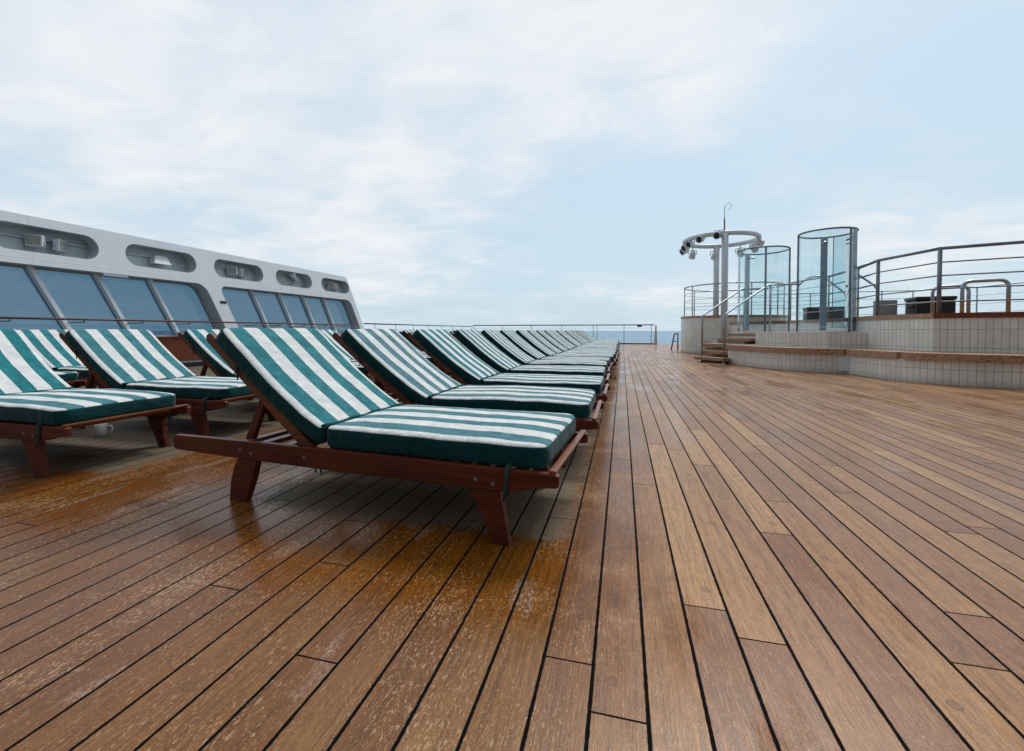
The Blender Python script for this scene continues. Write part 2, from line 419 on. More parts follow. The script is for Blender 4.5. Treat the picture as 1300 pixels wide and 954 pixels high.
    hs = t.n('ShaderNodeHueSaturation'); t.set(hs, 'Color', c); t.set(hs, 'Saturation', t.math('ADD', 1.12, t.math('ADD', t.math('MULTIPLY', dry, -.14), t.math('MULTIPLY', wet, .10)))); t.set(hs, 'Value', t.math('MULTIPLY_ADD', wx, -.12, 1.22)); c = hs.outputs[0]
    c = t.mix(plank, C3(.0025, .0025, .003), c)
    # film of water: smooth where wet, rough where dry
    pud = t.math('MULTIPLY', t.step(t.noise(t.mapv(tc, (3.2, .9, 1)), 1, 3, .6), .50, .62), t.step(t.math('ADD', sp, g2), .78, 1.05))
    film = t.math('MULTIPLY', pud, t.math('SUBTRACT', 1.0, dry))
    ro = t.math('MULTIPLY_ADD', bl, .22, .15)
    ro = t.math('MULTIPLY_ADD', g2, .16, ro)
    ro = t.math('SUBTRACT', ro, t.math('MULTIPLY', wet, .10)); ro = t.math('SUBTRACT', ro, t.math('MULTIPLY', film, .20))
    ro = t.math('MAXIMUM', ro, .11)
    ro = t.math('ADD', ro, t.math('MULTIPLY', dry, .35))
    ro = t.math('MAXIMUM', ro, t.math('MULTIPLY', t.math('SUBTRACT', 1.0, plank), .8))
    h = t.math('ADD', t.math('MULTIPLY', plank, 1.0), t.math('MULTIPLY', t.math('ADD', t.math('ADD', g2, g1), mot), .22))
    cup = t.math('MULTIPLY', t.math('ABSOLUTE', t.math('SUBTRACT', fx, .5)), t.math('MULTIPLY_ADD', rn, .6, -.3))
    h = t.math('ADD', h, cup)
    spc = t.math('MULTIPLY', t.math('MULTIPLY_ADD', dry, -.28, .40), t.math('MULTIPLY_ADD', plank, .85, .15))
    return t.pbr(c, ro, spec=spc, bump=t.bump(h, .55, .003))
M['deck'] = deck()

def sea():
    t = NT('sea_water'); tc = t.n('ShaderNodeTexCoord').outputs['Object']
    n1 = t.noise(t.mapv(tc, (1, 2.2, 1)), .03, 6, .6); n2 = t.noise(t.mapv(tc, (1, 3, 1)), .0011, 4, .6)
    c = t.mix(t.step(n1, .35, .7), C3(.20, .33, .43), C3(.25, .39, .49))
    c = t.mix(t.math('MULTIPLY', t.step(n2, .4, .65), .3), c, C3(.28, .42, .51))
    return t.pbr(c, .65, spec=.12, bump=t.bump(n1, .6, 1.5))
M['sea'] = sea()
M['hull'] = simple('hull_paint', (.55, .56, .58), .5, 0, .05, .2)
M['pool_floor'] = M['deck']

# ------------------------------------------------------------------ the setting
d = MB()
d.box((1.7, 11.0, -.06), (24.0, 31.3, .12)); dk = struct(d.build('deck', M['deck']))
k = MB(); k.box((-3.8, 26.60, .03), (11.4, .10, .065), bev=.006); tag(k.build('edge_kerb', M['handrail']), 'low brown kerb along the far edge of the deck under the rail', 'kerb')
h = MB(); h.box((1.7, 11.0, -14.2), (23.8, 31.1, 27.9)); struct(h.build('ship_hull', M['hull']))
s = MB(); bmesh.ops.create_circle(s.bm, cap_ends=True, segments=96, radius=60000.0)
bmesh.ops.translate(s.bm, vec=(0, 0, -28), verts=s.bm.verts); struct(s.build('sea', M['sea']))

# ------------------------------------------------------------------ sun lounger
W = .69; UC, VC = .60, W/2                      # local origin = middle of the frame on the deck
def L3(u, v, z): return (u-UC, v-VC, z)
def uz(pts, v): return [L3(u, v, z) for u, z in pts]
RAIL = [(-.425, .215), (-.432, .24), (-.43, .27), (-.42, .280), (.2, .286), (1.522, .286), (1.535, .280), (1.537, .243), (1.525, .236), (1.455, .230), (1.40, .211), (1.35, .201), (1.2, .199), (.6, .198), (.1, .200), (-.41, .207)]
FLEG = [(1.185, .1985), (1.312, .1985), (1.322, .15), (1.350, .0), (1.286, .0), (1.245, .09)]
RLEG = [(-.002, .1985), (.112, .1985), (.088, .11), (.042, 0), (-.056, 0), (-.046, .09), (-.022, .16)]

def subdiv(a, b, inner, fine):
    pts = [a+f for f in fine]+[b-f for f in reversed(fine)]
    lo, hi = a+fine[-1], b-fine[-1]; n = inner
    return sorted(set([round(x, 6) for x in pts+[lo+(hi-lo)*i/n for i in range(1, n)]]))
def cushion(L, Wc, T, rp, re, mapf, seed, name, parent, nl=30, nw=16):
    fine = (0, .004, .009, .016, .026, .042, .062)
    A = subdiv(0, L, nl, fine); B = subdiv(0, Wc, nw, fine); Cc = [0, T*.12, T*.25, T*.5, T*.75, T*.88, T]
    bm = bmesh.new(); uvl = bm.loops.layers.uv.new('UVMap'); tl = bm.verts.layers.float.new('top')
    cache = {}; par = {}
    def vert(a, b, c):
        key = (round(a, 5), round(b, 5), round(c, 5))
        if key in cache: return cache[key]
        qa = min(max(a, rp), L-rp); qb = min(max(b, rp), Wc-rp); da, db = a-qa, b-qb
        inf = max(abs(da), abs(db)); l2 = math.hypot(da, db)
        a2, b2 = a, b
        if da and db: a2, b2 = qa+da*inf/l2, qb+db*inf/l2
        if inf > 0: m = rp-inf; nx, ny = da/l2, db/l2
        else: m = min(a, L-a, b, Wc-b); nx = ny = 0
        n = min(c, T-c); sg = 1 if c > T/2 else -1
        s_, t_ = re-m, re-n; c2 = c
        if s_ > 0 and t_ > 0:
            f = max(s_, t_)/math.hypot(s_, t_)
            a2 -= nx*(s_-s_*f); b2 -= ny*(s_-s_*f); c2 = c-sg*(t_-t_*f)
        # soft filling and wrinkles
        ua, ub = 2*a2/L-1, 2*b2/Wc-1
        puff = (1-abs(ua)**5)*(1-abs(ub)**4)
        nz = mnoise.noise(Vector((a2*4+seed*7, b2*4, seed)))*.005 + mnoise.noise(Vector((a2*11, b2*9+seed*3, seed)))*.0022
        if c > T*.5: c2 += puff*.014+nz-.004
        sag = mnoise.noise(Vector((a2*2.5+seed*5, seed*2, 0)))*.004
        b2 += mnoise.noise(Vector((a2*3.3, c*9, seed*4)))*.005
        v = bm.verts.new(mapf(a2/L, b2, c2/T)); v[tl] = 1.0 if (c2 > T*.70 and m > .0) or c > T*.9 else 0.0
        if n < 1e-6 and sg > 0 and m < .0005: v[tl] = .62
        cache[key] = v; par[v] = (a, b); return v
    def face(vs):
        try: f = bm.faces.new(vs)
        except ValueError: return
        f.smooth = True
        for l in f.loops: l[uvl].uv = par[l.vert]
    for i in range(len(A)-1):
        for j in range(len(B)-1):
            a0, a1, b0, b1 = A[i], A[i+1], B[j], B[j+1]
            face([vert(a0, b0, T), vert(a1, b0, T), vert(a1, b1, T), vert(a0, b1, T)])
            face([vert(a0, b1, 0), vert(a1, b1, 0), vert(a1, b0, 0), vert(a0, b0, 0)])
    for q in range(len(Cc)-1):
        c0, c1 = Cc[q], Cc[q+1]
        for i in range(len(A)-1):
            a0, a1 = A[i], A[i+1]
            face([vert(a0, 0, c0), vert(a1, 0, c0), vert(a1, 0, c1), vert(a0, 0, c1)])
            face([vert(a1, Wc, c0), vert(a0, Wc, c0), vert(a0, Wc, c1), vert(a1, Wc, c1)])
        for j in range(len(B)-1):
            b0, b1 = B[j], B[j+1]
            face([vert(0, b1, c0), vert(0, b0, c0), vert(0, b0, c1), vert(0, b1, c1)])
            face([vert(L, b0, c0), vert(L, b1, c0), vert(L, b1, c1), vert(L, b0, c1)])
    bmesh.ops.recalc_face_normals(bm, faces=bm.faces)
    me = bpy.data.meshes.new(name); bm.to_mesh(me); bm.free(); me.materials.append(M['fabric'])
    o = bpy.data.objects.new(name, me); COL.objects.link(o); o.parent = parent; return o
def quad(p0, p1, p2, t): return tuple(p0[i]*(1-t)**2+2*p1[i]*t*(1-t)+p2[i]*t*t for i in range(2))

def make_lounger(seed, sag=0.0):
    root = thing('sun_lounger', '', 'sun lounger', group='striped sun loungers set out in rows on the deck')
    for v0 in (0.0, W-.030):
        MB().prism(uz(RAIL, v0), (0, 0, 0), (0, .030, 0), .004).build('side_rail', M['teak'], root)
    for v0 in (.002, W-.038):
        MB().prism(uz(FLEG, v0), (0, 0, 0), (0, .036, 0), .003).build('leg', M['teak'], root)
        MB().prism(uz(RLEG, v0), (0, 0, 0), (0, .036, 0), .003).build('leg', M['teak'], root)
    m = MB(); u = .45
    while u < 1.40:
        m.box(L3(u+.03, W/2, .258), (.058, W-.064, .018), bev=.003); u += .081
    m.build('seat_slats', M['teak_y'], root)
    m = MB(); m.box(L3(1.512, W/2, .2925), (.026, W-.010, .012), bev=.003); m.build('end_slat', M['teak_y'], root)
    for u, hh in ((.015, .022), (.12, .022), (.26, .022)):
        m = MB(); m.box(L3(u, W/2, .283-hh/2-.004), (.045, W-.062, hh), bev=.003); m.build('cross_bar', M['teak_y'], root)
    for v0, sg in ((-.001, -1), (W+.001, 1)):
        for u, z in ((.02, .245), (.085, .232), (1.215, .238), (1.285, .228), (.395, .243)):
            mm_ = Matrix.Translation(L3(u, v0, z)) @ Matrix.Rotation(math.radians(90)*(-sg)*-1, 4, 'X')
            MB().lathe([(.0075, 0), (.0070, .0018), (.0, .0022)], mm_, 10).build('bolt', M['steel_dark'], root)
    # backrest: two cheeks and slats between
    b0, b1 = Vector((.400, .262)), Vector((-.212, .760)); dd = (b1-b0).normalized(); nn = Vector((dd.y, -dd.x))
    if nn.y < 0: nn = -nn
    hw = .024
    for v0 in (.034, W-.062):
        pr = [b0-nn*hw, b0+nn*hw]
        for a in range(0, 181, 30):
            an = math.radians(a); pr.append(b1+nn*hw*math.cos(an)+dd*hw*math.sin(an)*1.2)
        MB().prism([L3(p.x, v0, p.y) for p in pr], (0, 0, 0), (0, .028, 0), .004).build('backrest_rail', M['teak_back'], root)
    bs = MB(); ang = math.atan2(dd.y, dd.x); mt = Matrix.Rotation(-ang, 3, 'Y')
    Lb = (b1-b0).length; q = .04
    while q < Lb-.02:
        c = b0+dd*q+nn*.012
        bs.box(L3(c.x, W/2, c.y), (.052, W-.124, .016), mt, .003); q += .083
    bs.build('backrest_slats', M['teak_y'], root)
    pa, pb = Vector((-.01, .262)), Vector((.092, .486)); pd = (pb-pa).normalized(); pn = Vector((pd.y, -pd.x))
    for v0 in (.066, W-.092):
        MB().prism([L3(*(lambda p: (p.x, v0, p.y))(x)) for x in (pa-pn*.021, pa+pn*.021, pb+pn*.017, pb-pn*.017)], (0, 0, 0), (0, .026, 0), .003).build('prop_strut', M['teak'], root)
    m = MB(); m.box(L3(.088, W/2, .472), (.03, W-.15, .022), mt, .003); m.build('prop_bar', M['teak'], root)
    # cushions
    cw, cv = .650, .020
    seat = cushion(1.015, cw, .086, .060, .020, lambda a, b, c: L3(.470+a*1.015, cv+b, .288+c*.093+sag*math.sin(a*PI)*.006), seed, 'seat_cushion', root)
    T0, T1, T2 = (.468, .378), (.270, .468), (-.132, .826); B0, B1, B2 = (.462, .300), (.36, .296), (-.200, .766)
    def bmap(a, b, c):
        t_ = quad(T0, T1, T2, a); b_ = quad(B0, B1, B2, a)
        return L3(b_[0]+(t_[0]-b_[0])*c, cv+b, b_[1]+(t_[1]-b_[1])*c)
    back = cushion(.77, cw, .086, .045, .022, bmap, seed+3.3, 'back_cushion', root)
    pp = [L3(.468+.002*math.sin(i*1.3), cv+.012+i*(cw-.024)/24, .377+.003*math.sin(i*.9+seed)) for i in range(25)]
    MB().tube(pp, .0075, 8).build('piping', M['piping'], back)
    # tapes that hold the cushions down
    for v0, sg in ((-.004, -1), (W+.004, 1)):
        tp = MB(); tp.tube([L3(1.345, v0-sg*.03, .302), L3(1.342, v0, .290), L3(1.340, v0+sg*.001, .24), L3(1.336, v0+sg*.002, .196), L3(1.330, v0+sg*.006, .168)], [.009, .009, .008, .008, .004], 6)
        tp.build('cushion_tie', M['dark_tie'], root)
    for pts in ([(.44, .05, .27), (.436, .045, .23), (.448, .04, .195), (.452, .042, .160)], [(.43, .05, .27), (.425, .05, .22), (.415, .045, .165)], [(-.02, .03, .655), (-.03, .028, .62), (-.02, .025, .59), (-.022, .025, .565)]):
        tp = MB(); tp.tube([L3(*q) for q in pts], [.006, .005, .004, .003][:len(pts)], 6); tp.build('cushion_tie', M['dark_tie'], root)
    return root
protos = [make_lounger(1.0), make_lounger(5.7, 1), make_lounger(9.1, -1)]
index_kids()
ORD = ['first', 'second', 'third', 'fourth', 'fifth', 'sixth', 'seventh', 'eighth', 'ninth', 'tenth', 'eleventh', 'twelfth', 'thirteenth', 'fourteenth', 'fifteenth', 'sixteenth', 'seventeenth', 'eighteenth', 'nineteenth', 'twentieth']
used = set()
def place(x0, y0, rz, label, pi, hue):
    """x0, y0 = ground point below the near rear leg"""
    o = protos[pi]
    if pi in used: o = copy_tree(o)
    used.add(pi)
    c, s_ = math.cos(rz), math.sin(rz)
    o.location = (x0+UC*c-VC*s_, y0+UC*s_+VC*c, 0); o.rotation_euler = (0, 0, rz)
    o['label'] = label
    kids = list(o.children) if o in protos else [q for q in S.objects if q.parent == o]
    for q in kids:
        if q.name.startswith('seat_cushion'): q.color = (min(1, hue+.45),)*3+(1,)  # seat stripes coloured greyer, painting in the sheen of a low angle
        if q.name.startswith('back_cushion'): q.color = (hue, hue, hue, 1)
        if q.name.startswith(('seat_cushion', 'back_cushion')) and o not in protos: q.location = (random.uniform(-.008, .008), random.uniform(-.012, .012), 0); q.rotation_euler = (0, 0, math.radians(random.uniform(-.7, .7)))
    return o
row1 = [1.634, 2.50, 3.51, 4.52, 5.50, 6.42, 7.27, 8.06, 8.96, 9.87, 10.9, 11.8, 12.7, 13.75, 14.6, 15.6, 16.6, 17.6, 18.7, 19.7]
hues = [.12, .85, .1, .15, .6, .3, .7, .2, .5, .4]
for i, y in enumerate(row1):
    if i == 0:
        place(-1.747, 1.634, math.radians(-4.4), 'large green and white striped lounger nearest the camera, whole wooden frame in view', 0, .15); continue
    n = len(row1)
    if i == 1: lb = 'grey-green striped lounger directly behind the nearest one in the front row'
    elif i < 10: lb = 'striped lounger, %s from the camera in the row beside the open deck' % ORD[i]
    elif i == n-1: lb = 'striped lounger at the far end of the row beside the open deck'
    else: lb = 'striped lounger, %s from the far end of the row beside the open deck' % ORD[n-1-i]
    place(-1.665+random.uniform(-.015, .02)+(.035 if i > 5 else 0), y, math.radians(random.uniform(-1.2, .8)), lb, i % 3, hues[i % 10])
row2 = [(-4.385, 1.62, 0, 'bright teal striped lounger at the left edge with a white mug behind it', .0, 1),
        (-4.325, 2.53, -.5, 'striped lounger second from the left edge, wood panel showing past its backrest', .35, 2),
        (-4.19, 3.42, 0, 'striped lounger half hidden behind the backrest of the nearest lounger', .05, 1)]
for x, y, r, lb, hu, pi in row2: place(x, y, math.radians(r), lb, pi, hu)
y2 = [4.42, 5.32, 6.3, 7.25, 8.2, 9.15, 10.1, 11.1]
for i, y in enumerate(y2):
    place(-4.33+random.uniform(-.04, .04), y, math.radians(random.uniform(-1, 1)),
          'striped lounger, %s from the camera in the second row behind the front row' % ORD[i+3], i % 3, hues[(i*3) % 10])
place(-6.83, 2.52, 0, 'striped lounger in the back row, nearer of the two, seen between the two left loungers', 0, .3)
place(-6.70, 3.42, 0, 'striped lounger in the back row, farther of the two, seen between the two left loungers', 2, .1)

# mug
mg = thing('mug', 'white china mug standing on the deck beside the left lounger', 'mug', (-3.84, 2.40, 0))
MB().lathe([(.030, .0), (.034, .003), (.037, .045), (.038, .088), (.036, .090), (.034, .086), (.033, .012), (.0, .010)], Matrix.Identity(4), 28).build('body', M['china'], mg)
MB().tube([(.036*math.cos(.5), .036*math.sin(.5), .072), (.058, .03, .076), (.068, .035, .055), (.060, .032, .028), (.034, .019, .022)], .006, 8).build('handle', M['china'], mg)

# ------------------------------------------------------------------ windscreen on the left
X0, KX, LEAN = -9.3, .12, .42
def fmap(y, z, dep):                      # dep: inwards from the front face
    return (X0-KX*(z-.9)-dep, y, z)
def rrect(y0, y1, z0, z1, r, lean=0, n=7):
    """rounded shape; lean shifts y with height"""
    pts = []
    for cy, cz, a0 in ((y1-r, z1-r, 0), (y0+r, z1-r, 90), (y0+r, z0+r, 180), (y1-r, z0+r, 270)):
        for k in range(n+1):
            a = math.radians(a0+90*k/n); pts.append((cy+r*math.cos(a), cz+r*math.sin(a)))
    return [(y-lean*(z-.9), z) for y, z in pts]
ws = thing('windscreen', 'tall grey-white steel windscreen with raked windows and oval recesses', 'windscreen')
slots = [(4.49+1.905*i, 5.95+1.905*i) for i in range(-3, 5)]
opens = [(-2.35, 2.90), (3.12, 8.42), (8.78, 13.97)]
outer = [(-3.0, .62), (14.34, .62), (14.20, .95), (13.56, 2.52), (13.50, 2.64), (13.38, 2.70), (-3.0, 2.70)]
holes = [rrect(a, b, 2.10, 2.54, .215) for a, b in slots]
TH = .012
def ohole(a, b, z0=.66, z1=1.885):
    return rrect(a, b, z0, z1, .20, LEAN)
holes2 = [ohole(a, b) for a, b in opens]
plate('face', outer, holes+holes2, .02, fmap, M['ship_paint'], ws)
def reveal(hole, d0, d1, name, mat, close=True):
    m = MB(); n = len(hole)
    for i in range(n):
        a, b = hole[i], hole[(i+1) % n]
        f = m.bm.faces.new([m.bm.verts.new(fmap(a[0], a[1], d0)), m.bm.verts.new(fmap(b[0], b[1], d0)), m.bm.verts.new(fmap(b[0], b[1], d1)), m.bm.verts.new(fmap(a[0], a[1], d1))])
        f.smooth = True
    bmesh.ops.remove_doubles(m.bm, verts=m.bm.verts, dist=1e-5)
    bmesh.ops.recalc_face_normals(m.bm, faces=m.bm.faces)
    return m.build(name, mat, ws)
def grow(h, g):
    cy = sum(p[0] for p in h)/len(h); cz = sum(p[1] for p in h)/len(h); out = []
    for y, z in h: out.append((y+g*(1 if y > cy else -1)*0, z))
    return out
for hl in holes:
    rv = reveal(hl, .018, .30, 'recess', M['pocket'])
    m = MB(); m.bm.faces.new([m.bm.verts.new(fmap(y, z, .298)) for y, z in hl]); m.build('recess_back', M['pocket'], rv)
    ys = [p[0] for p in hl]; m = MB()
    m.box(((fmap(0, 2.36, .27)[0]), (min(ys)+max(ys))/2, 2.365), (.05, max(ys)-min(ys)-.03, .022), bev=.003); m.build('stringer', M['pocket'], rv)
GD = .30
for hl, (a, b) in zip(holes2, opens):
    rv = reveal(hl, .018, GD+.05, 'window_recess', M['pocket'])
    # frame ring around the glass
    fr = MB(); inner = [(y, z) for y, z in ohole(a+.05, b-.05, .70, 1.845)]
    n = len(hl)
    for i in range(n):
        p, q, r, s_ = hl[i], hl[(i+1) % n], inner[(i+1) % n], inner[i]
        fr.bm.faces.new([fr.bm.verts.new(fmap(*x, GD-.03)) for x in (p, q, r, s_)])
        fr.bm.faces.new([fr.bm.verts.new(fmap(*x)) for x in ((*s_, GD-.03), (*r, GD-.03), (*r, GD+.03), (*s_, GD+.03))])
    bmesh.ops.remove_doubles(fr.bm, verts=fr.bm.verts, dist=1e-5); bmesh.ops.recalc_face_normals(fr.bm, faces=fr.bm.faces)
    fo = fr.build('window_frame', M['plastic_grey'], ws)
    if a > 8: ms = [9.97, 10.93, 11.88, 12.84]
    elif a > 0: ms = [4.52, 5.47, 6.42, 7.38]
    else: ms = [-.95, 0.0, .95, 1.9]
    edges = [a+.05]+ms+[b-.05]
    for y in ms:
        m = MB(); pts = []
        for z in (.66, 1.885):
            yy = y-LEAN*(z-.9); pts.append((yy, z))
        (ya, za), (yb, zb) = pts
        m.prism([fmap(ya-.035, za, GD-.09), fmap(ya+.035, za, GD-.09), fmap(yb+.035, zb, GD-.09), fmap(yb-.035, zb, GD-.09)], (0, 0, 0), (-.16, 0, 0), .004)
        m.build('mullion', M['white_paint'], ws)
    for e0, e1 in zip(edges, edges[1:]):
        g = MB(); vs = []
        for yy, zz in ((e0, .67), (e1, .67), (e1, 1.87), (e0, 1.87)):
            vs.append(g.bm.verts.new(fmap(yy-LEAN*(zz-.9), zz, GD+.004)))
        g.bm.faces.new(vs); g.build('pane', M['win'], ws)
# ends, top and outboard skin of the box-built screen
m = MB(); m.prism([fmap(-3.0, 2.70, .02), fmap(13.38, 2.70, .02), fmap(13.38, 2.70, .36), fmap(-3.0, 2.70, .36)], (0, 0, 0), (0, 0, -.02)); m.build('top_plate', M['white_paint'], ws)
m = MB(); ed = [(14.34, .62), (14.20, .95), (13.56, 2.52), (13.50, 2.64), (13.38, 2.70)]
for p, q in zip(ed, ed[1:]): m.bm.faces.new([m.bm.verts.new(fmap(*x)) for x in ((*p, .0), (*q, .0), (*q, .36), (*p, .36))])
m.build('end_plate', M['white_paint'], ws)
plate('outer_skin', outer, [ohole(a-.0, b+.0) for a, b in opens], .015, lambda y, z, dd_: fmap(y, z, .345+dd_), M['white_paint'], ws)
# lower bulwark under the windows
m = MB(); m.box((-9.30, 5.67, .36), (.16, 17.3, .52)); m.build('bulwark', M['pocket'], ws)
bw = MB(); y = -2.9
while y < 14.0:
    bw.box((-9.195, y+.94, .40), (.03, 1.86, .50), bev=.004); y += 1.88
bw.box((-9.185, 5.6, .665), (.09, 17.2, .03), bev=.004)
bw.build('wood_panel', M['locker'], ws)
m = MB(); m.box((-9.30, 5.67, .055), (.10, 17.3, .11)); m.build('plinth', M['black'], ws)
m = MB(); m.box((fmap(0, 1.47, -.006)[0], 8.44, 1.485), (.012, .16, .065), bev=.002); m.box((fmap(0, 1.47, -.013)[0], 8.40, 1.487), (.004, .03, .03)); m.box((fmap(0, 1.47, -.013)[0], 8.47, 1.487), (.004, .03, .03))
m.build('plaque', M['plaque'], ws)
m = MB(); m.box((fmap(0, 1.85, .05)[0], 6.2, 1.862), (.07, .42, .05), bev=.006); tag(m.build('strip_light', M['white_paint']), 'short white strip light under the top of the near window opening', 'light')
m = MB(); m.lathe([(.04, 0), (.045, .03), (.03, .10), (.01, .12)], Matrix.Translation(fmap(13.86, 1.28, .16)), 14); tag(m.build('wall_lamp', M['cream']), 'small cream wall lamp in the last window recess of the windscreen', 'lamp')
# handrail in front of the glass
hr = thing('handrail', 'dark wooden handrail running along the windscreen windows', 'handrail')
m = MB(); m.tube([(-9.14, -2.9, .995), (-9.14, 13.55, .998)], .019, 12); m.build('rail', M['handrail'], hr)
m = MB(); m.tube([(-9.24, 8.9, .93), (-9.24, 13.7, .93)], .012, 8); m.build('lower_bar', M['steel_dark'], hr)
for y in [-1.0, 0, .95, 1.9, 3.5, 4.52, 5.47, 6.42, 7.38, 9.97, 10.93, 11.88, 12.84]:
    m = MB(); m.tube(bend([(-9.14, y+.03, .985), (-9.14, y+.03, .945), (-9.52, y+.03, .945)], .03), .011, 8); m.build('bracket', M['steel_dark'], hr)

def flood(y, z, face, lb):
    t = thing('floodlight', lb, 'floodlight', (fmap(y, z, .16)[0], y, z-.12), face, 'floodlights in the oval recesses of the windscreen')
    m = MB(); m.prism([(-.045, -.105, .03), (.045, -.12, .02), (.045, .12, .02), (-.045, .105, .03)], (0, 0, 0), (0, 0, .0)) if False else m.box((0, 0, .13), (.09, .22, .20), bev=.012)
    for i in range(7): m.box((-.055, 0, .05+i*.026), (.03, .17, .006))
    m.build('housing', M['white_paint'], t)
    m = MB(); m.box((.049, 0, .13), (.012, .185, .165), bev=.003); m.build('lens', M['cream'], t)
    g = MB()
    for i in range(4): g.box((.058, -.07+i*.047, .13), (.004, .005, .165))
    for i in range(3): g.box((.058, 0, .08+i*.05), (.004, .185, .005))
    g.build('grille', M['plastic_grey'], t)
    m = MB(); m.tube(bend([(0, -.122, .13), (0, -.122, .005), (0, .122, .005), (0, .122, .13)], .02), .008, 8); m.tube([(0, 0, .005), (-.02, 0, -.05), (-.06, 0, -.075)], .012, 8)
    m.build('bracket', M['plastic_grey'], t)
    return t
flood(5.13, 2.31, math.radians(-52), 'square floodlight turned toward the camera in the leftmost oval recess')
flood(5.46, 2.29, math.radians(35), 'square floodlight turned away, right of the pair in the leftmost oval recess')
flood(8.94, 2.31, math.radians(-50), 'square floodlight, left of the pair in the third oval recess')
flood(9.24, 2.30, math.radians(30), 'square floodlight, right of the pair in the third oval recess')
flood(12.78, 2.33, math.radians(-48), 'square floodlight, left of the pair in the last oval recess')
flood(13.08, 2.32, math.radians(28), 'square floodlight, right of the pair in the last oval recess')
m = MB(); xx = fmap(0, 2.3, .16)[0]
m.prism([(xx+.10, 6.98, 2.22), (xx+.10, 7.34, 2.22), (xx+.02, 7.30, 2.40), (xx+.02, 7.06, 2.40)], (0, 0, 0), (-.14, 0, 0), .008)
tag(m.build('hooded_lamp', M['white_paint']), 'wedge shaped white hooded lamp in the second oval recess', 'lamp')
cm = thing('camera_housing', 'white cylindrical camera housing in the fourth oval recess', 'camera', (fmap(0, 2.3, .16)[0], 11.10, 2.22))
mm = Matrix.Translation((0, 0, .19)) @ Matrix.Rotation(math.radians(68), 4, 'X') @ Matrix.Rotation(.3, 4, 'Y')
MB().lathe([(.055, -.20), (.07, -.19), (.07, .15), (.085, .16), (.085, .20), (.06, .20)], mm, 18).build('body', M['white_paint'], cm)
MB().tube([(0, 0, .13), (0, 0, .02), (-.1, 0, -.02)], .016, 8).build('bracket', M['plastic_grey'], cm)

# ------------------------------------------------------------------ rails at the far end and left side
def fence(name, pts, ztop, zs, posts, label, rtop=.028, glassy=False, z0=0.0, rmat='handrail', pr=.018, pmat='steel', cat='railing', wr=.006):
    t = thing(name, label, cat)
    def z3(z): return [(p[0], p[1], z) for p in pts]
    MB().tube(z3(ztop), rtop, 10).build('top_rail', M[rmat], t)
    for z in zs: MB().tube(z3(z), wr, 8).build('bar', M[pmat], t)
    for p in posts:
        MB().tube([(p[0], p[1], z0), (p[0], p[1], ztop-rtop*.5)], pr, 10).build('post', M[pmat], t)
    return t
fr = fence('deck_railing', [(-9.35, 26.5), (1.80, 26.5)], 1.135, [.95, .72, .48, .24], [(-9.3+1.9*i, 26.5) for i in range(5)]+[(-1.47, 26.5), (.10, 26.5), (1.64, 26.5)], 'wire railing with brown top rail across the far end of the deck', .032)
m = MB(); m.box((.98, 26.46, 1.06), (.26, .09, .09), bev=.01); tag(m.build('rail_lamp', M['black']), 'small black box lamp fixed under the far top rail', 'lamp')
m = MB(); m.prism([(1.80, 26.47, 0), (1.98, 26.47, 0), (1.93, 26.47, 1.12), (1.86, 26.47, 1.12)], (0, 0, 0), (0, .06, 0), .006); m.build('end_post', M['white_paint'], fr)
fence('side_railing', [(-9.32, 14.25), (-9.35, 26.4)], 1.06, [.85, .62, .38], [(-9.33, 15.0+1.6*i) for i in range(8)], 'wire railing with brown top rail beyond the windscreen', .024)
m = MB(); m.tube(bend([(1.98, 19.1, 0), (2.10, 19.1, .66), (2.24, 19.1, .70)], .05), .03, 10); m.tube([(2.24, 19.1, .70), (2.24, 19.1, 0)], .03, 10); m.tube([(2.06, 19.1, .35), (2.24, 19.1, .35)], .02, 8)
tag(m.build('mooring_frame', M['steel_dark']), 'dark leaning metal frame beside the tiled tub wall', 'frame')

# ------------------------------------------------------------------ tiled bench, walls and platform on the right
bench = [(2.50, 11.50), (2.63, 11.10), (2.84, 10.56), (3.05, 10.09), (3.29, 9.77), (3.58, 9.58), (3.86, 9.46), (4.06, 9.36)]
bench2 = [(4.06, 9.36), (4.13, 9.02), (4.22, 8.57), (4.34, 8.20), (4.52, 7.93), (4.80, 7.70), (5.10, 7.58), (5.40, 7.50), (6.3, 7.42), (7.6, 7.42), (9.6, 7.42)]
bc = [p for p in catmull([(x, y, 0) for x, y in bench], 5)]+catmull([(x, y, 0) for x, y in bench2], 5)[1:]
bc = [(p[0], p[1]) for p in bc]
def offset(pts, o):
    out = []
    for i, p in enumerate(pts):
        a = Vector(pts[max(0, i-1)]); b = Vector(pts[min(len(pts)-1, i+1)]); t_ = (b-a).normalized()
        out.append((p[0]+t_.y*o, p[1]-t_.x*o))
    return out
upper = [(3.30, 16.5), (3.95, 15.3), (4.55, 14.0), (4.88, 12.5), (4.84, 11.0), (4.66, 9.90), (4.97, 8.62), (5.90, 8.28), (7.2, 8.12), (9.6, 8.10)]
bt = thing('tiled_bench', 'long curved bench with cream tiled base and weathered teak seat', 'bench')
MB().ribbon(bc, 0, .352).build('tiled_base', M['tile'], bt)
